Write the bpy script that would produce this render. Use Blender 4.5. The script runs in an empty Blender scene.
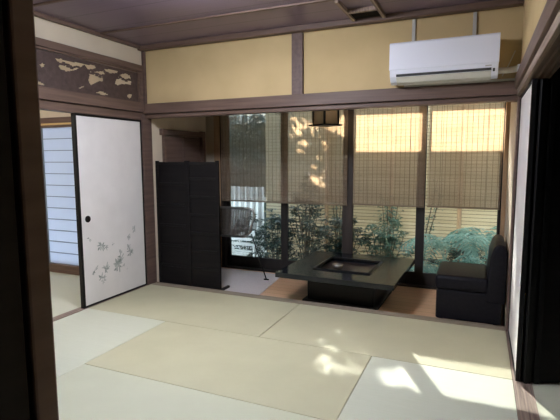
import bpy, bmesh, math, random
from mathutils import Vector, Matrix
R = random.Random(7)
S = bpy.context.scene
COL = S.collection
W = 3.415; U = W/4; D = 1.16; VZ = -0.04; H2 = 2.45

# ---------------- camera ----------------
yaw, pitch, roll = 0.4118, -0.1128, 0.004
X = Vector((math.cos(yaw), math.sin(yaw), 0))
F = Vector((-math.sin(yaw)*math.cos(pitch), math.cos(yaw)*math.cos(pitch), math.sin(pitch)))
UP = X.cross(F)
Xr = X*math.cos(roll)-UP*math.sin(roll); Ur = X*math.sin(roll)+UP*math.cos(roll)
cd = bpy.data.cameras.new('camera'); cam = bpy.data.objects.new('camera', cd); COL.objects.link(cam)
m = Matrix((Xr, Ur, -F)).transposed().to_4x4(); m.translation = Vector((3.1845, -3.8233, 1.3333))
cam.matrix_world = m
cd.sensor_width = 36; cd.lens = 458.1/560*36; cd.clip_start = 0.05; cd.clip_end = 200
S.camera = cam

# ---------------- world, sun, exposure ----------------
wd = bpy.data.worlds.new('sky'); S.world = wd; wd.use_nodes = True
bg = wd.node_tree.nodes['Background']; bg.inputs[0].default_value = (0.72, 0.87, 1.0, 1); bg.inputs[1].default_value = 4.0
sl = bpy.data.lights.new('sun', 'SUN'); sl.energy = 78.0; sl.angle = math.radians(0.6); sl.color = (1, .96, .90)
so = bpy.data.objects.new('sun', sl); COL.objects.link(so)
sdir = Vector((.435, -.9, -.70))
so.rotation_euler = sdir.to_track_quat('-Z', 'Y').to_euler(); so.location = (0, 6, 6)
S.view_settings.view_transform = 'Standard'; S.view_settings.look = 'None'
S.view_settings.exposure = 1.0; S.view_settings.gamma = 1.0; S.view_settings.use_curve_mapping = False
LAMP_E = 40.0

# ---------------- materials ----------------
def nmat(name):
    m = bpy.data.materials.new(name); m.use_nodes = True
    nt = m.node_tree; b = nt.nodes['Principled BSDF']
    return m, nt, b
def mat(name, c, rough=.7, c2=None, scale=(6, 6, 6), detail=4, metal=0, spec=.5, bump=0, transl=0, coat=0):
    m, nt, b = nmat(name)
    b.inputs['Roughness'].default_value = rough; b.inputs['Metallic'].default_value = metal
    b.inputs['Specular IOR Level'].default_value = spec
    b.inputs['Coat Weight'].default_value = coat
    c = (*c, 1)
    b.inputs['Base Color'].default_value = c
    src = None
    if c2 is not None or bump:
        tc = nt.nodes.new('ShaderNodeTexCoord'); mp = nt.nodes.new('ShaderNodeMapping')
        mp.inputs['Scale'].default_value = scale
        nz = nt.nodes.new('ShaderNodeTexNoise'); nz.inputs['Scale'].default_value = 1; nz.inputs['Detail'].default_value = detail
        nt.links.new(tc.outputs['Object'], mp.inputs[0]); nt.links.new(mp.outputs[0], nz.inputs['Vector'])
        if c2 is not None:
            mr = nt.nodes.new('ShaderNodeMapRange'); mr.inputs[1].default_value = .32; mr.inputs[2].default_value = .68
            mx = nt.nodes.new('ShaderNodeMix'); mx.data_type = 'RGBA'
            mx.inputs['A'].default_value = c; mx.inputs['B'].default_value = (*c2, 1)
            nt.links.new(nz.outputs['Fac'], mr.inputs[0]); nt.links.new(mr.outputs[0], mx.inputs['Factor'])
            nt.links.new(mx.outputs['Result'], b.inputs['Base Color']); src = mx.outputs['Result']
        if bump:
            bp = nt.nodes.new('ShaderNodeBump'); bp.inputs['Strength'].default_value = bump; bp.inputs['Distance'].default_value = .01
            nt.links.new(nz.outputs['Fac'], bp.inputs['Height']); nt.links.new(bp.outputs[0], b.inputs['Normal'])
    if transl:
        tr = nt.nodes.new('ShaderNodeBsdfTranslucent'); tr.inputs[0].default_value = c
        if src: nt.links.new(src, tr.inputs[0])
        ms = nt.nodes.new('ShaderNodeMixShader'); ms.inputs[0].default_value = transl
        nt.links.new(b.outputs[0], ms.inputs[1]); nt.links.new(tr.outputs[0], ms.inputs[2])
        nt.links.new(ms.outputs[0], nt.nodes['Material Output'].inputs[0])
    return m
def glass(name):
    m, nt, b = nmat(name)
    t = nt.nodes.new('ShaderNodeBsdfTransparent'); t.inputs[0].default_value = (.9, .93, .93, 1)
    g = nt.nodes.new('ShaderNodeBsdfGlossy'); g.inputs['Roughness'].default_value = .02
    fr = nt.nodes.new('ShaderNodeFresnel'); fr.inputs[0].default_value = 1.45
    ms = nt.nodes.new('ShaderNodeMixShader')
    nt.links.new(fr.outputs[0], ms.inputs[0]); nt.links.new(t.outputs[0], ms.inputs[1]); nt.links.new(g.outputs[0], ms.inputs[2])
    nt.links.new(ms.outputs[0], nt.nodes['Material Output'].inputs[0])
    return m
def emit(name, c, e):
    m, nt, b = nmat(name)
    b.inputs['Base Color'].default_value = (.8, .8, .8, 1)
    b.inputs['Emission Color'].default_value = (*c, 1); b.inputs['Emission Strength'].default_value = e
    return m
def boards(name, c, c2, axis, width, rough=.5, gap=.03, spec=.4, dark=.35, transl=0):
    """planks laid side by side along `axis` index, each of slightly different tone, with thin joints"""
    m, nt, b = nmat(name); b.inputs['Roughness'].default_value = rough; b.inputs['Specular IOR Level'].default_value = spec
    tc = nt.nodes.new('ShaderNodeTexCoord'); sp = nt.nodes.new('ShaderNodeSeparateXYZ'); nt.links.new(tc.outputs['Object'], sp.inputs[0])
    dv = nt.nodes.new('ShaderNodeMath'); dv.operation = 'DIVIDE'; dv.inputs[1].default_value = width; nt.links.new(sp.outputs[axis], dv.inputs[0])
    fl = nt.nodes.new('ShaderNodeMath'); fl.operation = 'FLOOR'; nt.links.new(dv.outputs[0], fl.inputs[0])
    fr = nt.nodes.new('ShaderNodeMath'); fr.operation = 'FRACT'; nt.links.new(dv.outputs[0], fr.inputs[0])
    wn = nt.nodes.new('ShaderNodeTexWhiteNoise'); wn.noise_dimensions = '1D'; nt.links.new(fl.outputs[0], wn.inputs['W'])
    mp = nt.nodes.new('ShaderNodeMapping'); sc = [2, 2, 2]; sc[axis] = 40
    mp.inputs['Scale'].default_value = sc; nt.links.new(tc.outputs['Object'], mp.inputs[0])
    nz = nt.nodes.new('ShaderNodeTexNoise'); nz.inputs['Scale'].default_value = 1; nt.links.new(mp.outputs[0], nz.inputs['Vector'])
    ad = nt.nodes.new('ShaderNodeMath'); ad.operation = 'ADD'; nt.links.new(wn.outputs[0], ad.inputs[0]); nt.links.new(nz.outputs['Fac'], ad.inputs[1])
    hf = nt.nodes.new('ShaderNodeMath'); hf.operation = 'MULTIPLY'; hf.inputs[1].default_value = .5; nt.links.new(ad.outputs[0], hf.inputs[0])
    mx = nt.nodes.new('ShaderNodeMix'); mx.data_type = 'RGBA'; mx.inputs['A'].default_value = (*c, 1); mx.inputs['B'].default_value = (*c2, 1)
    nt.links.new(hf.outputs[0], mx.inputs['Factor'])
    gt = nt.nodes.new('ShaderNodeMath'); gt.operation = 'LESS_THAN'; gt.inputs[1].default_value = gap; nt.links.new(fr.outputs[0], gt.inputs[0])
    m2 = nt.nodes.new('ShaderNodeMix'); m2.data_type = 'RGBA'; m2.inputs['B'].default_value = (*[x*dark for x in c], 1)
    nt.links.new(mx.outputs['Result'], m2.inputs['A']); nt.links.new(gt.outputs[0], m2.inputs['Factor'])
    nt.links.new(m2.outputs['Result'], b.inputs['Base Color'])
    if transl:
        tr = nt.nodes.new('ShaderNodeBsdfTranslucent'); nt.links.new(m2.outputs['Result'], tr.inputs[0])
        ms = nt.nodes.new('ShaderNodeMixShader'); ms.inputs[0].default_value = transl
        nt.links.new(b.outputs[0], ms.inputs[1]); nt.links.new(tr.outputs[0], ms.inputs[2]); nt.links.new(ms.outputs[0], nt.nodes['Material Output'].inputs[0])
    return m
M = {}
M['plaster'] = mat('ochre_plaster', (.62, .47, .25), .95, (.56, .42, .22), (3, 3, 3), spec=.1)
M['plaster_l'] = mat('pale_plaster', (.66, .57, .44), .9, (.60, .52, .40), (3, 3, 3), spec=.1)
M['wood'] = mat('aged_cedar', (.155, .10, .082), .5, (.105, .066, .056), (30, 2, 30), spec=.35)
M['wood_x'] = mat('aged_cedar_long', (.16, .102, .078), .5, (.108, .067, .051), (2, 30, 40), spec=.35)
M['wood_y'] = mat('aged_cedar_deep', (.165, .107, .082), .5, (.11, .069, .053), (40, 2, 40), spec=.35)
M['wood_light'] = mat('light_cedar', (.50, .33, .19), .55, (.40, .25, .14), (40, 40, 3))
M['wood_pale'] = mat('worn_sill_wood', (.36, .27, .21), .6, (.17, .115, .09), (90, 2.5, 40))
M['wood_grey'] = mat('worn_threshold_wood', (.33, .27, .20), .6, (.22, .17, .12), (3, 60, 40))
M['ceil'] = boards('dark_ceiling_boards', (.21, .155, .20), (.145, .10, .135), 1, .34, .36, .02)
M['post_dark'] = mat('dark_brown_post', (.06, .045, .038), .5, (.04, .03, .025), (20, 20, 3))
M['black'] = mat('black_lacquer', (.007, .0065, .0065), .45, spec=.25)
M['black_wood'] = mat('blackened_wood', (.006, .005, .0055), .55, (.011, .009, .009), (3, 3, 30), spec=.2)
M['frame_dark'] = mat('dark_window_frame', (.03, .026, .024), .5, (.02, .017, .016), (20, 20, 3))
M['paper'] = mat('white_fusuma_paper', (.76, .73, .71), .9, (.71, .68, .66), (5, 5, 5), spec=.1)
M['ink'] = mat('grey_ink_print', (.20, .23, .21), .9, (.52, .53, .50), (25, 25, 25))
M['carve'] = mat('carved_cedar', (.085, .056, .048), .6, (.055, .034, .03), (4, 25, 25), bump=.5)
M['floorwood'] = boards('orange_floor_boards', (.64, .36, .19), (.74, .47, .28), 1, .11, .3, .03)
M['carpet'] = mat('pale_grey_rug', (.64, .60, .60), .95, (.54, .51, .51), (60, 60, 60), spec=.1)
M['leather'] = mat('black_leatherette', (.006, .0055, .009), .45, (.010, .009, .013), (40, 40, 40), bump=.15, spec=.2)
M['ac'] = mat('white_plastic', (.84, .85, .92), .35)
M['ac_dark'] = mat('dark_slot', (.05, .05, .05), .5)
M['ac_vane'] = mat('cream_plastic', (.66, .64, .56), .4)
M['metal'] = mat('painted_metal', (.50, .49, .45), .45)
M['steel'] = mat('brushed_steel', (.45, .45, .44), .35, metal=.9)
M['wicker'] = mat('dark_wicker', (.13, .11, .09), .6, (.05, .042, .035), (90, 90, 90), bump=.4)
M['reed'] = mat('blind_reed', (.67, .555, .43), .8, (.55, .44, .33), (1.5, 1.5, 25), transl=.6, spec=.1)
M['thread'] = mat('blind_thread', (.26, .20, .14), .9)
M['lantern'] = mat('lantern_paper', (.80, .66, .44), .9, transl=.4)
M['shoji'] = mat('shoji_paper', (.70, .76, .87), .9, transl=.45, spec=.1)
M['gold'] = mat('golden_lath', (.60, .42, .18), .6)
M['glass'] = glass('window_glass')
M['soil'] = mat('garden_soil', (.07, .055, .04), .95, (.04, .035, .025), (4, 4, 4), bump=.3)
M['white'] = mat('white_painted', (.72, .72, .70), .5)
M['stucco'] = mat('house_stucco', (.5, .48, .44), .9)
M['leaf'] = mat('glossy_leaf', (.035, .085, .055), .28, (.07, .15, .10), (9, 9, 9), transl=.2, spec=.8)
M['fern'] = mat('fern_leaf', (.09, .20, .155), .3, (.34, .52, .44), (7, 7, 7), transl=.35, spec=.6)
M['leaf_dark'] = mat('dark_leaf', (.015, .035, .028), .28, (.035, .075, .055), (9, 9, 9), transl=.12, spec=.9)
M['bark'] = mat('grey_bark', (.14, .11, .08), .9, (.09, .07, .05), (20, 20, 5), bump=.4)
M['tatami_sheen_pale'] = mat('tatami_rush_pale_sheen', (.61, .62, .50), .62, (.58, .59, .47), (6, 180, 6), spec=.35)  # lamp sheen along this grain direction put into a paler colour
M['tatami_sheen_yellow'] = mat('tatami_rush_yellow_sheen', (.54, .51, .34), .62, (.51, .48, .32), (4, 5, 4), spec=.35)  # same rush, yellower colour for the grain direction without lamp sheen
M['tatami_m'] = mat('tatami_rush', (.57, .57, .43), .62, (.545, .545, .41), (4, 5, 4), spec=.35)  # mid tone, lamp reflection on the rush put into the colour
M['bamboo'] = boards('split_bamboo', (.54, .44, .28), (.70, .60, .41), 2, .045, .6, .18, dark=.4, transl=.07)

# ---------------- mesh helpers ----------------
class MB:
    def __init__(s): s.bm = bmesh.new()
    def box(s, x0, x1, y0, y1, z0, z1):
        v = [s.bm.verts.new((x, y, z)) for x in (x0, x1) for y in (y0, y1) for z in (z0, z1)]
        for f in ((0,1,3,2),(4,6,7,5),(0,4,5,1),(2,3,7,6),(0,2,6,4),(1,5,7,3)):
            s.bm.faces.new([v[i] for i in f])
        return s
    def tube(s, pts, r, n=8, r2=None):
        pts = [Vector(p) for p in pts]; rings = []
        for i, p in enumerate(pts):
            t = (pts[min(i+1, len(pts)-1)]-pts[max(i-1, 0)]).normalized()
            a = t.orthogonal().normalized() if i == 0 else (a - t*a.dot(t)).normalized()
            b = t.cross(a)
            rr = r if r2 is None else r+(r2-r)*i/(len(pts)-1)
            rings.append([s.bm.verts.new(p+(a*math.cos(k*2*math.pi/n)+b*math.sin(k*2*math.pi/n))*rr) for k in range(n)])
        for q, w in zip(rings, rings[1:]):
            for k in range(n): s.bm.faces.new((q[k], q[(k+1) % n], w[(k+1) % n], w[k]))
        s.bm.faces.new(rings[0][::-1]); s.bm.faces.new(rings[-1])
        return s
    def cyl(s, c, r, h, n=24, axis='z', r2=None):
        c = Vector(c); d = {'x': Vector((1,0,0)), 'y': Vector((0,1,0)), 'z': Vector((0,0,1))}[axis]
        return s.tube([c, c+d*h], r, n, r2)
    def prism(s, poly, axis, a, b):
        """polygon in the two other axes, extruded along axis from a to b"""
        def P(u, v, w): return {'x': (w, u, v), 'y': (u, w, v), 'z': (u, v, w)}[axis]
        lo = [s.bm.verts.new(P(u, v, a)) for u, v in poly]; hi = [s.bm.verts.new(P(u, v, b)) for u, v in poly]
        n = len(poly)
        s.bm.faces.new(lo[::-1]); s.bm.faces.new(hi)
        for i in range(n): s.bm.faces.new((lo[i], lo[(i+1) % n], hi[(i+1) % n], hi[i]))
        return s
    def build(s, name, m, parent=None, bevel=0, seg=2, smooth=False, loc=None, rz=0):
        bmesh.ops.recalc_face_normals(s.bm, faces=s.bm.faces)
        me = bpy.data.meshes.new(name); s.bm.to_mesh(me); s.bm.free()
        if smooth:
            for p in me.polygons: p.use_smooth = True
        me.materials.append(M[m] if isinstance(m, str) else m)
        o = bpy.data.objects.new(name, me); COL.objects.link(o)
        if loc: o.location = loc
        o.rotation_euler.z = rz
        if parent:
            o.parent = parent
            if parent.type == 'EMPTY' or True:
                o.matrix_parent_inverse = Matrix.Identity(4)
        if bevel:
            b = o.modifiers.new('bevel', 'BEVEL'); b.width = bevel; b.segments = seg; b.limit_method = 'ANGLE'
        return o
def tag(o, label, cat, group=None, kind=None):
    o['label'] = label; o['category'] = cat
    if group: o['group'] = group
    if kind: o['kind'] = kind
    return o
def thing(name, label, cat, loc=(0, 0, 0), rz=0, group=None, kind=None):
    o = bpy.data.objects.new(name, None); COL.objects.link(o); o.empty_display_size = .1
    o.location = loc; o.rotation_euler.z = rz
    return tag(o, label, cat, group, kind)
def struct(o, label=None, cat=None):
    o['kind'] = 'structure'
    if label: o['label'] = label; o['category'] = cat
    return o
def sb(name, m, boxes, label=None, cat=None, bevel=0):
    b = MB()
    for q in boxes: b.box(*q)
    return struct(b.build(name, m, bevel=bevel), label, cat)

# ================= SETTING =================
sb('floor', 'soil', [(-.0, W+.1, -3.41, 0, -.12, -.055)], 'bare subfloor under the straw mats of the main room', 'floor')
sb('floor_veranda', 'floorwood', [(-.1, W+.1, .10, D+.04, -.12, VZ)], 'orange-brown board floor of the veranda in front of the windows', 'floor')
sb('floor_left', 'tatami_sheen_pale', [(-3.0, -.06, -3.41, 0.0, -.12, -.001)], 'pale straw-mat floor of the room behind the flowered door', 'floor')
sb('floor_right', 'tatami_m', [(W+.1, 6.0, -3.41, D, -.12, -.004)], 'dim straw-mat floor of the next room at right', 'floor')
sb('floor_front', 'black_wood', [(1.2, 4.6, -5.2, -3.48, -.12, 0)], 'dark corridor floor behind the doorway', 'floor')
sb('ceiling', 'ceil', [(-.05, W+.05, -3.45, .0, H2, H2+.05)], 'dark brown board ceiling of the main room', 'ceiling')
sb('ceiling_veranda', 'wood_x', [(-.1, W+.1, .1, D+.06, 2.1, 2.16)], 'veranda ceiling', 'ceiling')
sb('ceiling_left', 'ceil', [(-3.05, -.08, -3.45, .04, H2, H2+.05)], 'board ceiling of the left room', 'ceiling')
sb('ceiling_right', 'ceil', [(W+.1, 6.05, -3.45, D+.06, H2, H2+.05)], 'board ceiling of the right room', 'ceiling')
sb('ceiling_front', 'black_wood', [(1.2, 4.6, -5.2, -3.48, 2.3, 2.35)], 'corridor ceiling', 'ceiling')
# ceiling battens and cornice
tn = [0]
def trim(m, boxes, label, bevel=.004):
    tn[0] += 1
    return sb('trim_%d' % tn[0], m, boxes, label, 'trim', bevel)
for y in (-.585, -1.35, -2.1, -2.85):
    trim('wood_x', [(0, W, y-.013, y+.013, H2-.014, H2)], 'thin ceiling batten running parallel to the window wall')
trim('wood_x', [(0, W, -.07, -.0, H2-.045, H2)], 'ceiling cornice along the window wall')
trim('wood_y', [(0, .04, -3.41, -.07, H2-.03, H2)], 'ceiling cornice along the left wall')
trim('wood_y', [(W-.04, W, -3.41, -.07, H2-.03, H2)], 'ceiling cornice along the right wall')
# back wall (between room and veranda)
sb('wall_back', 'plaster', [(-.05, W+.05, .02, .09, 1.87, H2+.02)], 'ochre plaster wall panels above the veranda opening', 'wall')
trim('wood', [(1.634, 1.738, -.012, .02, 1.885, H2-.045)], 'dark short post splitting the ochre upper wall')
trim('wood_x', [(0, W, -.03, .10, 1.785, 1.885)], 'long dark wooden lintel under the ochre wall')
trim('wood_x', [(.01, W, .0, .10, 1.745, 1.783)], 'thin grooved lintel board below the long lintel')
trim('wood', [(-.06, .010, -.045, .10, 0, 1.785)], 'dark corner post between flowered door and black screen')
trim('wood', [(-.002, .03, -.012, .02, 1.885, H2-.045)], 'corner post in the upper left corner')
trim('wood_grey', [(.01, W, 0, .10, -.12, .002)], 'worn wooden threshold between straw mats and veranda')
# left wall
sb('wall_left', 'plaster_l', [(-.08, -.01, -3.45, 0, 2.265, H2), (-.08, -.01, -3.45, -1.78, 0, 2.265)], 'pale plaster wall above the carved transom', 'wall')
trim('wood_y', [(-.09, .02, -1.78, -.0, 2.205, 2.265)], 'upper wooden rail over the carved transom')
trim('wood_y', [(-.09, .03, -1.78, -.0, 1.80, 1.885)], 'wooden lintel under the carved transom')
trim('wood_y', [(-.09, .0, -1.78, -.0, 1.725, 1.798)], 'grooved head track above the flowered door')
trim('wood', [(-.09, .01, -.05, .0, 1.885, 2.205)], 'short upright at the right end of the carved transom')
trim('wood', [(-.09, .02, -1.87, -1.78, 0, 2.265)], 'post at the near end of the left doorway')
trim('wood_pale', [(-.08, .0, -1.78, 0, -.12, .004)], 'worn track sill under the flowered door')
# right wall
sb('wall_right', 'plaster', [(W+.005, W+.09, -3.45, .0, 1.90, H2), (W+.02, W+.09, -3.45, -2.62, 0, 1.90)], 'ochre plaster wall above the right doorway', 'wall')
trim('wood_y', [(W-.03, W+.09, -3.41, -.03, 1.825, 1.915)], 'broad wooden rail along the right wall')
trim('wood_pale', [(W-.012, W+.012, -3.41, -.0, 1.775, 1.823)], 'pale narrow strip below the right rail')
trim('wood_y', [(W+.013, W+.10, -3.41, .0, 1.785, 1.823), (W+.038, W+.045, -3.41, .0, 1.765, 1.785), (W+.070, W+.077, -3.41, 0, 1.765, 1.785), (W+.094, W+.10, -3.41, 0, 1.765, 1.785)], 'grooved head track of the right doorway', 0)
trim('wood_pale', [(W+.0, W+.035, -3.41, 0, -.12, .003), (W+.035, W+.042, -3.41, 0, -.12, .0), (W+.042, W+.066, -3.41, 0, -.12, .003), (W+.066, W+.072, -3.41, 0, -.12, .0), (W+.072, W+.10, -3.41, 0, -.12, .003)], 'weathered sliding-door track sill on the right', 0)
trim('wood', [(W-.002, W+.10, -.02, .09, 0, 1.785)], 'dark corner post behind the black sofa chair')
# front wall with the doorway the photo is taken through
sb('wall_front', 'black_wood', [(-.08, 2.655, -3.475, -3.435, 0, H2), (2.655, 4.6, -3.475, -3.435, 1.9, H2), (W+.1, 4.6, -3.475, -3.435, 0, 1.9)], 'near-black wall beside the doorway at the left edge', 'wall')
trim('wood', [(2.59, 2.662, -3.43, -3.395, 0, 1.9)], 'brown door jamb at the left edge of the picture')
sb('wall_corridor', 'black_wood', [(1.15, 1.2, -5.2, -3.475, 0, 2.3), (4.6, 4.65, -5.2, -3.475, 0, 2.3), (1.15, 4.65, -5.25, -5.2, 0, 2.3)], 'dark corridor walls', 'wall')
# left room shell with papered window
sb('wall_left_room', 'plaster_l', [(-3.05, -3.0, -3.45, .05, 0, H2), (-3.0, -.08, -3.45, -3.41, 0, H2), (-3.0, -2.4, 0, .05, 0, H2), (-2.4, -.06, 0, .05, 1.80, H2), (-.62, -.06, 0, .05, 0, 1.80)], 'ochre wall of the left room around its papered window', 'wall')
trim('wood_x', [(-2.4, -.62, -.03, .05, 0, .10)], 'wooden sill below the papered window in the left room')
trim('wood_x', [(-2.4, -.62, -.03, .05, 1.69, 1.80)], 'wooden head of the papered window in the left room')
trim('gold', [(-2.4, -.62, -.04, -.03, 1.715, 1.735)], 'golden lath above the papered window in the left room')
w = thing('window_5', 'bluish papered window with thin horizontal bars in left room', 'window', (0, 0, 0), kind='structure')
b = MB(); b.box(-2.4, -.62, .018, .020, .10, 1.69); b.build('paper_pane', 'shoji', w)
b = MB()
z = .10
while z < 1.68:
    b.box(-2.4, -.62, .005, .017, z-.004, z+.004); z += .133
for x in (-2.4, -1.52, -.64): b.box(x, x+.02, .004, .0175, .10, 1.69)
b.build('bars', mat('grey_bar', (.22, .25, .30), .6), w)
# right room shell
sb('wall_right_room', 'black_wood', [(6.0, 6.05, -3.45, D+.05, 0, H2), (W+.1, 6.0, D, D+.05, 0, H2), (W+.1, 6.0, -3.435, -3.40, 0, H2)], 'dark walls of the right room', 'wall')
# veranda side walls
sb('wall_veranda_right', 'plaster_l', [(W+.0, W+.09, .09, D+.06, -.1, 2.12)], 'pale wall at the right end of the veranda', 'wall')
trim('wood_light', [(W-.035, W, D-.20, D-.09, VZ, 2.1)], 'light wooden post right of the rightmost blind')
sb('wall_veranda_left', 'plaster_l', [(-.1, 0, .10, D+.06, -.1, 2.12)], 'tan wall at the left end of the veranda', 'wall')
sb('wall_veranda_back', 'plaster_l', [(-.1, .14, D-.01, D+.05, -.1, 2.12), (.14, W+.05, D+.02, D+.06, 1.93, 2.12), (.14, W+.05, D+.02, D+.06, -.3, VZ)], 'tan wall strip left of the windows', 'wall')
trim('wood_light', [(.14, .225, D-.055, D+.06, VZ, 2.1)], 'light wooden post left of the windows')
dd = thing('door_2', 'closed brown door with slanting head rail behind the black screen', 'door', kind='structure')
MB().box(0, .02, .30, 1.0, VZ, 1.58).build('panel', 'wood', dd, .003)
MB().box(.0, .04, .27, .30, VZ, 1.62).build('jamb', 'wood_y', dd, .003)
MB().box(.0, .05, .99, 1.06, VZ, 1.66).build('jamb', 'wood_y', dd, .003)
MB().box(.0, .045, .23, 1.07, 1.585, 1.65).build('head', 'wood_y', dd, .003)
MB().box(.02, .03, .62, .66, VZ, 1.58).build('stile', 'wood', dd, .002)
# windows
xs = [.27, 1.06, 1.82, 2.62, 3.40]
wl = ['sliding glass window by the rattan chair, leftmost of four', 'second sliding glass window from the left, behind the low table', 'third sliding glass window from the left, behind the low table', 'sliding glass window behind the black sofa chair']
for i in range(4):
    x0, x1 = xs[i], xs[i+1]; yy = D+(.0 if i % 2 else .012)
    w = thing('window_%d' % (i+1), wl[i], 'window', kind='structure')
    b = MB(); st = .045
    b.box(x0-(.0 if i == 0 else .03), x0+st, yy, yy+.03, -.02, 1.92).box(x1-st, x1+(.0 if i == 3 else .03), yy, yy+.03, -.02, 1.92)
    b.box(x0+st, x1-st, yy, yy+.03, -.02, .11).box(x0+st, x1-st, yy, yy+.03, 1.88, 1.92)
    b.build('frame', 'frame_dark', w)
    MB().box(x0+st, x1-st, yy+.013, yy+.017, .11, 1.88).build('pane', 'glass', w)
trim('frame_dark', [(.225, 3.415, D-.06, D+.06, VZ, -.02), (.225, 3.415, D-.05, D+.06, 1.922, 1.97), (.225, .27, D-.05, D+.05, -.02, 1.922), (3.40, 3.415, D-.05, D+.05, -.02, 1.922)], 'dark outer frame around the four sliding windows', 0)
trim('post_dark', [(1.79, 1.905, D-.05, D-.002, -.02, 1.922)], 'dark centre post of the windows')

# outdoors
sb('ground', 'soil', [(-7, 8, D+.1, 9, -.6, -.42)], 'dark garden soil', 'ground')
sb('roof_eave', 'wood_x', [(-3.2, 6.1, .05, 1.88, 2.5, 2.56), (-3.2, 6.1, 1.84, 1.90, 2.44, 2.5)], 'roof eave over the windows', 'roof')
sb('roof_main', 'black_wood', [(-3.2, 6.1, -5.3, .05, 2.56, 2.66)], 'roof over the rooms', 'roof')

# ================= MATS =================
g = 'borderless straw mats on the main room floor'
mats = [  # pale and yellowish tones carry lamp sheen by grain direction
 ((0, 2*U), (-U, 0), 'tatami_sheen_yellow', 'yellowish straw mat running along the black screen'),
 ((2*U, 4*U), (-U, 0), 'tatami_sheen_yellow', 'yellowish straw mat along the threshold below the low black table'),
 ((0, U), (-3*U, -U), 'tatami_sheen_pale', 'pale straw mat in front of the open left doorway'),
 ((U, 3*U), (-2*U, -U), 'tatami_sheen_yellow', 'yellowish straw mat in the middle of the room'),
 ((3*U, 4*U), (-3*U, -U), 'tatami_sheen_pale', 'pale straw mat by the right doorway sill, with the sunlit patch'),
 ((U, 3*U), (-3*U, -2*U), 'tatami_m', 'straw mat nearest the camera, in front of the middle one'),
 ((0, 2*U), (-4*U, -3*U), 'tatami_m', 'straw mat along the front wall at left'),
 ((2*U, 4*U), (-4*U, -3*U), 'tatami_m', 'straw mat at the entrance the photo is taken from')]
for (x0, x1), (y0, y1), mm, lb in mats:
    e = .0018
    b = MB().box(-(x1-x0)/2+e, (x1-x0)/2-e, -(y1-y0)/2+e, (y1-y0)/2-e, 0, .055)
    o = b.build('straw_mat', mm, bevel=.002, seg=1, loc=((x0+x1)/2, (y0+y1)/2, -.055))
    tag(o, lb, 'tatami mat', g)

# ================= FLOWERED SLIDING DOOR =================
dr = thing('door_1', 'white paper sliding door printed with grey flowers', 'door', (0, 0, 0), kind='structure')
y0, y1 = -.895, -.05
MB().box(-.036, -.006, y0+.02, y1-.015, .02, 1.705).build('paper_panel', 'paper', dr)
b = MB(); b.box(-.04, 0, y0, y0+.022, .005, 1.722).box(-.04, 0, y1-.017, y1, .005, 1.722).box(-.04, 0, y0+.022, y1-.017, .005, .022).box(-.04, 0, y0+.022, y1-.017, 1.703, 1.722)
b.build('frame', 'black', dr, .002)
b = MB().cyl((-.007, -.80, .80), .030, .006, 24, 'x'); hd = b.build('door_pull', 'black', dr, smooth=False)
MB().cyl((-.001, -.80, .80), .022, .003, 20, 'x').build('pull_dish', mat('pull_bronze', (.05, .045, .04), .3, metal=.8), hd)
b = MB()
rr = random.Random(3)
def petal(cy, cz, ang, L, wd):
    pts = []
    for k in range(10):
        t = k/10*2*math.pi
        u = (1+math.cos(t))*L/2; v = math.sin(t)*wd/2*(.7+.3*math.cos(t))
        pts.append((cy+u*math.cos(ang)-v*math.sin(ang), cz+u*math.sin(ang)+v*math.cos(ang)))
    o = rr.random()*.0006
    b.bm.faces.new([b.bm.verts.new((-.0055+o, p, q)) for p, q in pts])
for (cy, cz, r, n) in [(-.789,.619,.025,3),(-.66,.527,.05,8),(-.508,.528,.018,4),(-.423,.428,.03,6),(-.276,.40,.045,9),(-.29,.555,.035,6),(-.215,.628,.032,6),
                       (-.449,.312,.062,11),(-.42,.36,.05,6),(-.609,.308,.045,8),(-.756,.309,.03,4),(-.72,.34,.025,3),(-.671,.235,.045,5),(-.655,.20,.03,3),(-.334,.246,.01,3),(-.38,.29,.02,3),(-.60,.50,.03,4),(-.31,.46,.03,4)]:
    for k in range(n*2):
        petal(cy+rr.uniform(-.3, .3)*r, cz+rr.uniform(-.3, .3)*r, rr.random()*6.28, r*(.6+.6*rr.random()), r*.34)
b.build('flower_print', 'ink', dr)

# ================= CARVED TRANSOM =================
holes = [[(-1.189, 2.067), (-1.162, 2.089), (-1.138, 2.077), (-1.151, 2.054), (-1.178, 2.053)],
[(-1.254, 1.948), (-1.211, 1.943), (-1.154, 1.925), (-1.149, 1.913), (-1.204, 1.912), (-1.253, 1.911)],
[(-1.038, 2.145), (-0.986, 2.152), (-0.911, 2.149), (-0.763, 2.154), (-0.617, 2.162), (-0.598, 2.147), (-0.645, 2.124), (-0.706, 2.117), (-0.735, 2.145), (-0.777, 2.123), (-0.825, 2.09), (-0.883, 2.07), (-0.928, 2.059), (-0.96, 2.062), (-0.992, 2.065), (-1.011, 2.087), (-0.988, 2.117), (-1.029, 2.13)],
[(-0.695, 2.106), (-0.646, 2.105), (-0.517, 2.131), (-0.497, 2.107), (-0.533, 2.077), (-0.517, 2.041), (-0.575, 2.032), (-0.627, 2.006), (-0.679, 1.98), (-0.705, 2.022), (-0.69, 2.061)],
[(-0.728, 1.973), (-0.801, 1.932), (-0.819, 1.942), (-0.764, 1.963)],
[(-0.515, 2.156), (-0.435, 2.16), (-0.324, 2.163), (-0.339, 2.14), (-0.424, 2.127), (-0.49, 2.131)],
[(-0.356, 2.094), (-0.297, 2.139), (-0.223, 2.16), (-0.163, 2.144), (-0.145, 2.096), (-0.159, 2.059), (-0.273, 2.051), (-0.346, 2.026), (-0.382, 2.041)],
[(-0.62, 1.926), (-0.581, 1.942), (-0.529, 1.943), (-0.455, 1.923), (-0.556, 1.915)],
[(-0.226, 1.951), (-0.189, 1.97), (-0.146, 1.971), (-0.154, 1.939), (-0.186, 1.921), (-0.221, 1.935)]]
clumps = []   # scalloped pine boughs left standing inside the openings
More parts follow.
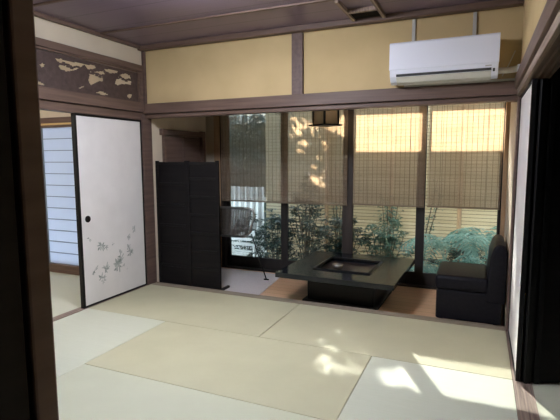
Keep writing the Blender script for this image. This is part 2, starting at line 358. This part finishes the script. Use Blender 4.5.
for cy, cz, n in ((-.935, 2.105, 4), (-.60, 2.085, 5), (-.265, 2.095, 5)):
    for k in range(n): clumps.append((cy+(k-n/2+.5)*.042, cz+.012*math.sin(k*1.7), .0155))
def inside(p, poly):
    c = False; j = len(poly)-1
    for i in range(len(poly)):
        a, q = poly[i], poly[j]
        if (a[1] > p[1]) != (q[1] > p[1]) and p[0] < (q[0]-a[0])*(p[1]-a[1])/(q[1]-a[1])+a[0]: c = not c
        j = i
    return c
tr = thing('carved_transom', 'openwork wooden transom carved with pine boughs above the flowered door', 'transom')
st = .0075; ya, yb, za, zb = -1.76, -.07, 1.90, 2.19
ny, nz = int((yb-ya)/st), int((zb-za)/st)
sol = [[True]*nz for _ in range(ny)]
for i in range(ny):
    for j in range(nz):
        p = (ya+(i+.5)*st, za+(j+.5)*st)
        if any(inside(p, h) for h in holes):
            if not any((p[0]-c[0])**2+(p[1]-c[1])**2 < c[2]**2 and p[1] > c[1]-.006 for c in clumps) and not any(abs(p[1]-q-.006*math.sin(p[0]*60)) < .0065 and a < p[0] < e for a, e, q in ((-1.05, -.74, 2.112), (-.72, -.48, 2.092), (-.39, -.13, 2.102))): sol[i][j] = False
b = MB(); vs = {}
def vv(i, j, s):
    if (i, j, s) not in vs: vs[(i, j, s)] = b.bm.verts.new((-.024+.009*s, ya+i*st, za+j*st))
    return vs[(i, j, s)]
for i in range(ny):
    for j in range(nz):
        if not sol[i][j]: continue
        for s in (0, 1): b.bm.faces.new((vv(i,j,s), vv(i+1,j,s), vv(i+1,j+1,s), vv(i,j+1,s)))
        for di, dj, A, B in ((-1,0,(i,j),(i,j+1)), (1,0,(i+1,j),(i+1,j+1)), (0,-1,(i,j),(i+1,j)), (0,1,(i,j+1),(i+1,j+1))):
            a, c = i+di, j+dj
            if not (0 <= a < ny and 0 <= c < nz) or not sol[a][c]:
                b.bm.faces.new((vv(*A,0), vv(*B,0), vv(*B,1), vv(*A,1)))
b.build('carved_panel', 'carve', tr)
b = MB().box(-.05, .004, -1.775, -.052, 2.19, 2.203).box(-.05, .004, -1.775, -.052, 1.887, 1.90).box(-.05, .004, -.07, -.052, 1.90, 2.19).box(-.05, .004, -1.775, -1.76, 1.90, 2.19)
b.build('frame', 'wood_y', tr)

# ================= RIGHT DOORWAY =================
rd = thing('door_3', 'white paper sliding door edge-on beside the black sofa chair', 'door', kind='structure')
MB().box(W+.018, W+.034, -.85, -.03, .02, 1.75).build('paper_panel', 'paper', rd)
b = MB().box(W+.012, W+.037, -.875, -.85, .005, 1.765).box(W+.012, W+.037, -.03, -.022, .005, 1.765).box(W+.012, W+.037, -.85, -.03, .005, .02).box(W+.012, W+.037, -.85, -.03, 1.75, 1.765)
b.build('frame', 'black', rd)
sc = thing('black_partition', 'tall near-black board partition standing beyond the right doorway', 'partition', (W+.052, -.868, 0), .40)
MB().box(.0, .035, -.02, .02, .0, 1.762).build('stile', 'black', sc, .003)
MB().box(.055, .085, -.02, .02, .0, 1.80).build('stile', 'black', sc, .003)
MB().box(.035, 1.35, -.008, .014, .004, 1.762).build('board', 'black_wood', sc, .002)

# ================= BLACK TWO-LEAF SCREEN =================
ps = thing('panel_screen', 'black wooden two-leaf screen with many flat cross rails', 'screen', (.0, .12, VZ))
for k, (xa, xb, yo) in enumerate(((.008, .41, .02), (.41, .795, 0))):
    lf = MB().box(xa, xb, yo+.006, yo+.018, .02, 1.33).build('leaf', 'black_wood', ps)
    b = MB().box(xa, xa+.035, yo-.004, yo+.022, 0, 1.35).box(xb-.035, xb, yo-.004, yo+.022, 0, 1.35)
    b.build('stile', 'black_wood', lf, .003)
    zz = [0.0, .09] if k else [0.0]
    n = 7 if k else 6
    for q in range(n+1):
        z0 = .0 + q*(1.31/n) + (.03 if k and 0 < q < n else 0)
        MB().box(xa+.035, xb-.035, yo-.002, yo+.02, z0, z0+.028).build('rail', 'black', lf, .003)
MB().box(.76, .79, .02, .20, 0, .03).build('foot', 'black', ps, .004)
MB().box(.03, .06, .045, .20, 0, .03).build('foot', 'black', ps, .004)

# ================= RUG =================
b = MB().prism([(.12, .14), (1.20, .14), (1.10, 1.02), (.12, 1.05)], 'z', VZ, VZ+.008)
tag(b.build('floor_rug', 'carpet', bevel=.002), 'pale grey rug on the veranda boards beside the black screen', 'rug')

# ================= LOW TABLE =================
tb = thing('hearth_table', 'low square black lacquered hearth table with sunken centre', 'table', (2.035, .50, VZ), math.radians(-1.5))
h = .32; o_ = .545; hi = .27
b = MB().box(-o_, o_, -o_, -hi, h-.045, h).box(-o_, o_, hi, o_, h-.045, h).box(-o_, -hi, -hi, hi, h-.045, h).box(hi, o_, -hi, hi, h-.045, h)
bmesh.ops.remove_doubles(b.bm, verts=b.bm.verts, dist=1e-5)
tt = b.build('table_top', mat('gloss_black_lacquer', (.006, .008, .012), .14, spec=.4), tb)
b = MB().box(-hi-.006, hi+.006, -hi-.006, -hi+.018, h-.004, h+.012).box(-hi-.006, hi+.006, hi-.018, hi+.006, h-.004, h+.012).box(-hi-.006, -hi+.018, -hi+.018, hi-.018, h-.004, h+.012).box(hi-.018, hi+.006, -hi+.018, hi-.018, h-.004, h+.012)
b.build('hearth_rim', 'black', tb, .003)
MB().box(-hi+.001, hi-.001, -hi+.001, hi-.001, h-.05, h-.03).build('hearth_tray', mat('hearth_copper', (.10, .075, .07), .3, (.05, .035, .035), (8, 8, 8), metal=.6), tb)
MB().box(-.32, .32, -.30, .30, 0, h-.05).build('base', 'black', tb, .006)
MB().box(-.36, .36, -.34, .34, 0, .03).build('plinth', 'black', tb, .006)
cp = thing('ash_bowl', 'small dark bowl sitting in the hearth of the low table', 'bowl', (1.93, .47, VZ+h-.03))
b = MB(); prof = [(.02, 0), (.035, .003), (.05, .02), (.055, .04), (.050, .04), (.044, .02), (.0, .008)]
rings = [[b.bm.verts.new((r*math.cos(k*math.pi/10), r*math.sin(k*math.pi/10), z)) for k in range(20)] for r, z in prof[:-1]]
for q, w2 in zip(rings, rings[1:]):
    for k in range(20): b.bm.faces.new((q[k], q[(k+1) % 20], w2[(k+1) % 20], w2[k]))
b.bm.faces.new(rings[0]); b.bm.faces.new(rings[-1])
b.build('bowl', 'steel', cp, smooth=True)

# ================= SOFA CHAIR =================
sf = thing('sofa_chair', 'black leatherette armless sofa chair by the right-hand window', 'chair', (2.885, .125, VZ), 0)
MB().box(0, .50, 0, .56, .03, .28).build('seat_base', 'leather', sf, .015, 3)
MB().box(-.012, .40, -.01, .57, .275, .405).build('seat', 'leather', sf, .035, 4, True)
b = MB().prism([(.375, .20), (.385, .40), (.40, .58), (.425, .665), (.46, .69), (.505, .68), (.525, .62), (.525, .20)], 'y', -.005, .565)
b.build('backrest', 'leather', sf, .03, 4, True)
for xx in (.04, .46):
    for y_ in (.04, .50): MB().cyl((xx, y_, 0), .018, .035, 12).build('leg', 'black', sf)

# ================= RATTAN CHAIR =================
rc = thing('rattan_chair', 'rattan chair with wide woven back on thin legs behind the black screen', 'chair', (.24, .52, VZ+.008))
# outline of the back in x,z
ol = [(.03, .515), (.63, .515), (.69, .56), (.76, .755), (.745, .82), (.70, .835), (.05, .835), (.0, .80), (.0, .545)]
def ypos(zv): return .0-(zv-.5)*.12
b = MB().tube([(x, ypos(z), z) for x, z in ol+[ol[0]]], .012, 8); b.build('back_frame', 'steel', rc, smooth=True)
b = MB()
zi = .53
while zi < .82:                       # woven strands
    x1_ = .655+(zi-.515)*.28
    b.tube([(.01+i*(x1_-.01)/24, ypos(zi)+(.004 if i % 2 else -.004), zi) for i in range(25)], .0055, 5); zi += .0125
for i in range(25):
    x_ = .02+i*.0265
    b.tube([(x_, ypos(.52), .525), (x_+i*.003, ypos(.82), .82)], .004, 5)
b.build('woven_back', 'wicker', rc)
b = MB().prism([(.04, .02), (.50, .02), (.46, .30), (.0, .30)], 'z', .520, .535); b.build('seat', 'wicker', rc, .012, 2)
b = MB().tube([(.05, .0, .515), (.03, .03, .505), (-.02, .42, .50)], .011, 8); b.build('side_rail', 'steel', rc)
b = MB().tube([(.60, .0, .520), (.58, .03, .52), (.52, .36, .52)], .011, 8); b.build('side_rail', 'steel', rc)
for p_, q_ in (((.03, .03, .50), (-.0, -.06, .008)), ((.0, .38, .50), (-.03, .42, .008)), ((.58, .25, .51), (.78, .22, .008)), ((.02, .20, .50), (.05, .30, .008))):
    lg = MB().tube([p_, q_], .006, 8).build('leg', 'black', rc)
    MB().box(q_[0]-.03, q_[0]+.03, q_[1]-.006, q_[1]+.006, 0, .012).build('foot_cap', 'black', lg)

# ================= LANTERN =================
ln = thing('hanging_lantern', 'square wood and paper lantern hanging in front of the blinds', 'lamp', (1.745, .62, 1.65), math.radians(58))
MB().box(-.12, .12, -.12, .12, 0, .015).build('base_plate', 'black', ln, .003)
b = MB()
for sx in (-1, 1):
    for sy in (-1, 1): MB().box(sx*.088-.008, sx*.088+.008, sy*.088-.008, sy*.088+.008, .015, .27).build('corner_post', 'black', ln)
b = MB().box(-.082, .082, -.086, -.084, .017, .25).box(-.082, .082, .084, .086, .017, .25).box(-.086, -.084, -.082, .082, .017, .25).box(.084, .086, -.082, .082, .017, .25)
b.build('lamp_shade', 'lantern', ln)
MB().box(-.12, .12, -.12, .12, .27, .285).build('top_plate', 'black', ln, .003)
MB().tube([(0, 0, .285), (0, 0, .45)], .005, 8).build('cord', 'black', ln)

# ================= BLINDS =================
def blind(x0, x1, zb, lb, y, zt=1.88):
    t = thing('reed_blind', lb, 'blind', (x0, y, zb), 0, 'reed blinds hanging in the veranda windows')
    w_ = x1-x0; hgt = zt-zb
    b = MB(); z = .03; r = .00179; k = 0; A6 = [q*math.pi/3 for q in range(6)]
    while z < hgt-.02:
        v0 = [b.bm.verts.new((0, r*math.cos(a), z+r*math.sin(a))) for a in A6]
        v1 = [b.bm.verts.new((w_, r*math.cos(a), z+r*math.sin(a))) for a in A6]
        for i in range(6): b.bm.faces.new((v0[i], v0[(i+1) % 6], v1[(i+1) % 6], v1[i]))
        z += .0049*(1+.03*math.sin(k*.9)); k += 1
    b.build('reeds', 'reed', t)
    b = MB(); x = .02
    while x < w_:
        b.box(x-.0018, x+.0018, -.0045, -.0028, .01, hgt-.01); x += .048
    b.build('threads', 'thread', t)
    MB().tube([(0, 0, .018), (w_, 0, .018)], .009, 8).build('bottom_rod', 'thread', t)
    MB().box(0, w_, -.008, .008, hgt-.02, hgt).build('head_rail', 'wood_light', t)
    for xx in (w_*.2, w_*.8): MB().tube([(xx, -.008, .0), (xx, -.011, hgt)], .002, 5).build('cord', 'thread', t)
blind(.26, 1.85, .80, 'wide dark reed blind with sun specks, leftmost of the three', D-.085)
blind(1.915, 2.665, .81, 'reed blind between the wide left one and the right one, upper band sunlit', D-.085)
blind(2.695, 3.37, .815, 'reed blind above the black sofa chair, upper band sunlit', D-.085)

# ================= AIR CONDITIONER =================
ac = thing('air_conditioner', 'white wall air conditioner above the right end of the lintel', 'air conditioner', (2.515, .02, 1.895))
L = .755
pr = [(0, .02), (-.12, .0), (-.165, .015), (-.195, .05), (-.205, .09), (-.200, .295), (-.19, .30), (0, .30)]
MB().prism(pr, 'x', 0, L).build('body', 'ac', ac, .006, 2)
MB().prism([(-.203, .098), (-.214, .10), (-.210, .29), (-.198, .302), (-.16, .304), (-.16, .30), (-.195, .295)], 'x', -.003, L+.003).build('front_panel', 'ac', ac, .003, 2)
MB().prism([(-.199, .050), (-.205, .052), (-.207, .066), (-.202, .068)], 'x', .05, L-.045).build('outlet_slot', 'ac_dark', ac)
MB().prism([(-.125, -.006), (-.168, .008), (-.198, .044), (-.194, .048), (-.163, .013), (-.12, 0)], 'x', .05, L-.045).build('louver', 'ac_vane', ac)
MB().box(L-.085, L-.045, -.2085, -.2065, .078, .086).build('indicator', 'metal', ac)
MB().box(L-.035, L-.022, -.2065, -.2045, .040, .062).build('indicator', 'ac_dark', ac)
br = thing('mounting_bracket', 'pale metal bracket holding the air conditioner from ceiling to lintel', 'bracket', (0, 0, 0))
for x in (2.66, 3.10):
    MB().box(x-.013, x+.013, .004, .02, 1.886, H2-.045).build('upright', 'metal', br, .002)
MB().box(2.60, 3.40, -.02, .003, 1.887, 1.903).build('rail', 'ac_vane', br, .002)
pp = thing('refrigerant_pipe', 'cream insulated pipe from the air conditioner into the right wall', 'pipe')
MB().tube([(3.265, -.06, 1.955), (3.34, -.06, 1.955), (3.415, -.06, 1.965)], .022, 12).build('insulation', 'ac_vane', pp, smooth=True)
MB().cyl((3.395, -.06, 1.963), .03, .02, 16, 'x').build('wall_collar', 'ac', pp)
cdw = MB().tube([(3.30, -.004, 1.925), (3.34, .0, 2.0), (3.38, .004, 2.10)], .004, 6).build('thin_cable', 'ac_vane')
tag(cdw, 'thin cream cable slanting up the wall right of the air conditioner', 'cable')

# ================= CEILING VENT + LAMP =================
cv = thing('ceiling_vent', 'square dark grille framed into the ceiling near the window wall', 'vent', (2.19, -.57, H2))
b = MB().box(0, .025, 0, .50, -.03, 0).box(.24, .265, 0, .50, -.03, 0).box(.025, .24, .26, .29, -.03, 0)
b.build('frame', 'wood_pale', cv, .002)
b = MB()
for k in range(7): b.box(.025, .24, .30+k*.027, .308+k*.027, -.018, -.004)
b.build('slats', 'black_wood', cv)
lm = thing('ceiling_lamp', 'round white ceiling lamp in the middle of the room', 'lamp', (1.6, -1.62, H2-.0))
MB().cyl((0, 0, -.03), .06, .03, 32).build('canopy', 'ac', lm)
MB().tube([(0, 0, -.03), (0, 0, -.05)], .03, 8).build('cord', 'ac', lm)
lamp_m = emit('lamp_diffuser', (.84, .89, 1.0), LAMP_E)
MB().cyl((0, 0, -.145), .27, .10, 40).build('diffuser', lamp_m, lm, .02, 3)

l2 = thing('ceiling_lamp', 'round ceiling lamp in the left room behind the flowered door', 'lamp', (-1.5, -1.9, H2))
MB().cyl((0, 0, -.05), .06, .05, 24).build('canopy', 'ac', l2)
MB().cyl((0, 0, -.145), .24, .095, 32).build('diffuser', emit('warm_lamp_diffuser', (1.0, .95, .88), 26), l2, .02, 2)

# ================= GARDEN =================
def leafquad(b, p, d, n, L, w_):
    s = d.cross(n).normalized()*w_/2
    a = p; c = p+d*L*.5+n*L*.06; e = p+d*L-n*L*.08
    v = [b.bm.verts.new(q) for q in (a, c+s, e, c-s)]
    try: b.bm.faces.new(v)
    except ValueError: pass
def rv(r):
    while True:
        v = Vector((r.uniform(-1, 1), r.uniform(-1, 1), r.uniform(-1, 1)))
        if .1 < v.length < 1: return v
def shrub(x, y, hgt, rad, seed, m_, lb, n=500, Lf=.06, stems=6, lean=0, zb=.25, name='garden_shrub', cat='shrub'):
    r = random.Random(seed); t = thing(name, lb, cat, (x, y, -.42))
    b = MB(); tips = []
    for k in range(stems):
        a = r.uniform(0, 6.28); q = Vector((math.cos(a)*rad*r.uniform(.2, .9)+lean, math.sin(a)*rad*.5*r.random(), hgt*r.uniform(.75, 1)))
        mid = Vector((q.x*.35, q.y*.4, q.z*.5)); pts = [Vector((q.x*.05, q.y*.05, 0)), mid, q]
        b.tube(pts, .011, 6, .004); tips.append((pts[0], mid, q))
    b.build('stems', 'bark', t)
    b = MB()
    for k in range(n):
        A, B_, C_ = r.choice(tips); u = r.uniform(zb, 1)
        base = A.lerp(B_, u*2) if u < .5 else B_.lerp(C_, (u-.5)*2)
        p = base+rv(r)*rad*.62
        p.y = max(min(p.y, 2.28-y), 1.24-y)
        d = rv(r).normalized(); d.z = d.z*.5-.1; d.normalize()
        nn = (Vector((0, -.3, 1))+rv(r)*.6).normalized()
        leafquad(b, p, d, nn, Lf*r.uniform(.7, 1.3), Lf*.42)
    b.build('foliage', m_, t)
def fern(x, y, L, n, seed, lb, m_='fern', up0=1.5, hc=.28):
    r = random.Random(seed); t = thing('garden_fern', lb, 'fern', (x, y, -.42), 0, 'ferns outside the right-hand windows')
    b = MB().tube([(0, 0, 0), (0, 0, hc+.02)], .03, 8, .02); b.build('crown', 'bark', t)
    b = MB(); rc_ = MB()
    for k in range(n):
        a = 6.28*(k+r.uniform(-.3, .3))/n; dirv = Vector((math.cos(a), math.sin(a)*.4, 0))
        up = up0*r.uniform(.7, 1.5); LL = L*r.uniform(.7, 1.15)
        prev = Vector((0, 0, hc)); seg = 17; path = [prev.copy()]
        for i in range(seg):
            u = i/seg
            d = (dirv*(.35+u)+Vector((0, 0, up*(1-1.9*u)))).normalized(); nxt = prev+d*LL/seg
            side = Vector((-math.sin(a), math.cos(a), 0)); nn = side.cross(d).normalized()
            if nn.z < 0: nn = -nn
            if u > .25:
                w_ = L*.20*math.sin(math.pi*min(1, (u-.18)/.82*.9+.06))
                for s_ in (-1, 1):
                    pd = (side*s_+d*.5-Vector((0, 0, .3))).normalized()
                    leafquad(b, prev, pd, (nn+rv(r)*.55).normalized(), w_, LL/seg*.62)
            prev = nxt; path.append(prev.copy())
        for p in path: p.y = max(min(p.y, 2.30-y), 1.23-y)
        rc_.tube(path[::2], .004, 4)
    for v in b.bm.verts:
        v.co.y = max(min(v.co.y, 2.30-y), 1.23-y)
    b.build('fronds', m_, t); rc_.build('stalks', m_, t)
# fence
fn = thing('bamboo_fence', 'tan split-bamboo garden fence behind the ferns', 'fence', (0, 2.4, -.42))
MB().box(.24, .95, 0, .03, 0, 2.45).box(.95, 6.0, 0, .03, 0, 2.80).build('panel', 'bamboo', fn)
for x in (1.2, 2.1, 2.96, 3.8, 4.7, 5.6):
    MB().tube([(x, -.03, 0), (x, -.03, 2.44 if x < 1 else 2.80)], .028, 12).build('post', 'wood_light', fn)
MB().box(.95, 6.0, -.01, .04, 2.80, 2.84).build('cap_rail', 'wood_light', fn)
cf = thing('corrugated_fence', 'white ribbed fence panel seen below the left blind', 'fence', (-6.0, 2.42, -.42))
b = MB(); pts = []
n = 124
for i in range(n+1):
    x = i*.05; pts.append((x, .012*(1 if (i//1) % 2 else -1)))
poly = pts+[(p[0], p[1]+.006) for p in reversed(pts)]
lo = [b.bm.verts.new((x, y, 0)) for x, y in pts]; hi_ = [b.bm.verts.new((x, y, 1.32)) for x, y in pts]
for i in range(n): b.bm.faces.new((lo[i], lo[i+1], hi_[i+1], hi_[i]))
o = b.build('ribbed_sheet', 'white', cf); so_ = o.modifiers.new('solid', 'SOLIDIFY'); so_.thickness = .004
MB().box(0, 6.2, .02, .06, .3, .36).build('rail', 'white', cf); MB().box(0, 6.2, .02, .06, 1.1, 1.16).build('rail', 'white', cf)
# slatted bench
bn = thing('garden_bench', 'white slatted garden bench outside the leftmost window', 'bench', (-.22, 1.60, -.42))
for k in range(4): MB().box(0, .50, k*.075, k*.075+.05, .40+k*.012, .418+k*.012).build('seat_slat', 'white', bn, .003)
for k in range(3): MB().box(0, .50, .33, .348, .50+k*.075, .545+k*.075).build('back_slat', 'white', bn, .003)
for xx in (.02, .45):
    MB().box(xx, xx+.03, 0, .03, 0, .398).build('leg', 'white', bn); MB().box(xx, xx+.03, .35, .38, 0, .72).build('leg', 'white', bn)
def mound(x, y, rx, ry, hgt, n, seed, m_, lb, Lf=.07):
    """rounded shrub: branching stems inside, whorls of drooping leaves through the crown"""
    r = random.Random(seed); t = thing('garden_shrub', lb, 'shrub', (x, y, -.42))
    b = MB(); ends = []
    for k in range(14):
        a = k*2.4; rr_ = math.sqrt((k+.5)/14)
        e = Vector((math.cos(a)*rx*rr_, math.sin(a)*ry*rr_, hgt*(1.02-.35*rr_*rr_)*r.uniform(.85, 1.1)))
        b.tube([(e.x*.1, e.y*.1, 0), (e.x*.4+r.uniform(-.04, .04), e.y*.4, e.z*.5), e], .010, 5, .003); ends.append(e)
    b.build('stems', 'bark', t)
    b = MB()
    while n > 0:
        v = rv(r); c = Vector((v.x*rx, v.y*ry, hgt*.52+v.z*hgt*.5))
        if r.random() < .3: c = r.choice(ends)+rv(r)*.06
        k = r.randint(5, 8); a0 = r.random()*6
        for q in range(k):
            a = a0+q*6.283/k; d = Vector((math.cos(a), math.sin(a), r.uniform(-.55, .25))).normalized()
            leafquad(b, c, d, (Vector((0, 0, 1))+rv(r)*.5).normalized(), Lf*r.uniform(.7, 1.25), Lf*.36)
        n -= k
    for v in b.bm.verts: v.co.y = max(min(v.co.y, 2.30-y), 1.23-y)
    b.build('foliage', m_, t)
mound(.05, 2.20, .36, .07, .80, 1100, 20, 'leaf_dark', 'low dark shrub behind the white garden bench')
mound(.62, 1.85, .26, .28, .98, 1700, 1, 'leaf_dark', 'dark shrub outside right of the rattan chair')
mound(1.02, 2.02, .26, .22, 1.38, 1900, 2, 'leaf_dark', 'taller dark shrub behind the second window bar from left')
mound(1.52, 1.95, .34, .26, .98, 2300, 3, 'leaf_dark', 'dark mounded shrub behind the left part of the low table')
shrub(1.42, 2.22, 1.7, .30, 8, 'leaf', 'thin branching shrub rising above the dark mounds', 260, .05, 7, 0, .5)
mound(2.12, 1.92, .30, .26, .92, 1500, 4, 'leaf', 'green mounded shrub behind the right part of the low table')
shrub(2.10, 2.24, 1.35, .20, 6, 'leaf', 'upright leafy shrub just behind the green mound', 330, .055, 5, 0, .5)
shrub(2.50, 2.22, 1.5, .10, 5, 'leaf', 'thin slanting sapling left of the fourth window', 110, .05, 2, .25, .5, 'garden_sapling', 'sapling')
mound(2.98, 2.15, .42, .12, .66, 1500, 30, 'leaf_dark', 'low dark shrub behind the ferns at right')
fern(2.42, 1.50, .50, 9, 11, 'blue-green fern low outside the third window')
fern(2.84, 1.78, .80, 11, 12, 'large blue-green fern left of the fence post outside the fourth window', hc=.50)
fern(3.30, 1.95, .95, 10, 13, 'tallest fern, against the fence behind the black sofa chair', hc=.55)
fern(3.25, 1.48, .62, 10, 14, 'spreading fern nearest the glass by the black sofa chair', hc=.42)
fern(2.78, 1.40, .48, 9, 16, 'small blue-green fern close to the glass, right of the low table', hc=.40)
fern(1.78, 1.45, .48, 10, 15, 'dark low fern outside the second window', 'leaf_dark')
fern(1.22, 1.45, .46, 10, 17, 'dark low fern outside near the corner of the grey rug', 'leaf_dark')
# dark hedge behind the ribbed fence
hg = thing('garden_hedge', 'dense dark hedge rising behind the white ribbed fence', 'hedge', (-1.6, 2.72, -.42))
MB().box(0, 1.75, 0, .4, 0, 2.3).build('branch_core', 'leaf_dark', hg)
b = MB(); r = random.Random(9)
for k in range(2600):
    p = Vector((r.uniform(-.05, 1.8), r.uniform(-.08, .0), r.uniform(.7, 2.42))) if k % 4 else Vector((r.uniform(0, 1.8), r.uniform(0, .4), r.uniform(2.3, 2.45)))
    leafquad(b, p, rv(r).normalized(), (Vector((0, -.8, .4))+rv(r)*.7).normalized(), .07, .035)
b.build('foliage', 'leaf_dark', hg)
# tree over the fence
tr = thing('garden_tree', 'leafy tree outside whose gaps let sun specks onto the wide left blind', 'tree', (.1, 3.3, -.42))
MB().tube([(0, 0, 0), (.05, .05, 1.6), (.0, 0, 2.6), (.1, .1, 3.6)], .09, 10, .04).build('trunk', 'bark', tr)
b = MB(); r = random.Random(5)
for k in range(8):
    a = k*.8; b.tube([(0, 0, 2.2+k*.1), (math.cos(a)*.5, math.sin(a)*.4, 2.7+k*.1), (math.cos(a)*1.1, math.sin(a)*.8, 3.1+k*.12)], .03, 6, .01)
b.build('branches', 'bark', tr)
b = MB()
for c in range(72):
    v = rv(r); cc = Vector((-.12+v.x*.85, v.y*.75, 3.42+v.z*.85))
    for k in range(15):
        leafquad(b, cc+rv(r)*.14, rv(r).normalized(), rv(r).normalized(), r.uniform(.09, .15), .075)
b.build('foliage', 'leaf', tr)
# house added only to shade the left room's papered window from the sun
hs = thing('added_shade_house', 'plain stucco house added to shade the papered window, mostly out of view', 'house', (-7.5, 3.6, -.42))
MB().box(0, 5.9, 0, 3.5, 0, 5.2).build('wall', 'stucco', hs)
MB().prism([(-.4, 5.2), (3.9, 5.2), (1.75, 6.6)], 'x', -.3, 6.2).build('roof', 'black_wood', hs)
wf = MB().box(3.2, 4.6, -.03, .0, 2.0, 3.1).build('window', 'frame_dark', hs); MB().box(3.26, 4.54, -.035, -.03, 2.06, 3.04).build('pane', 'glass', wf)
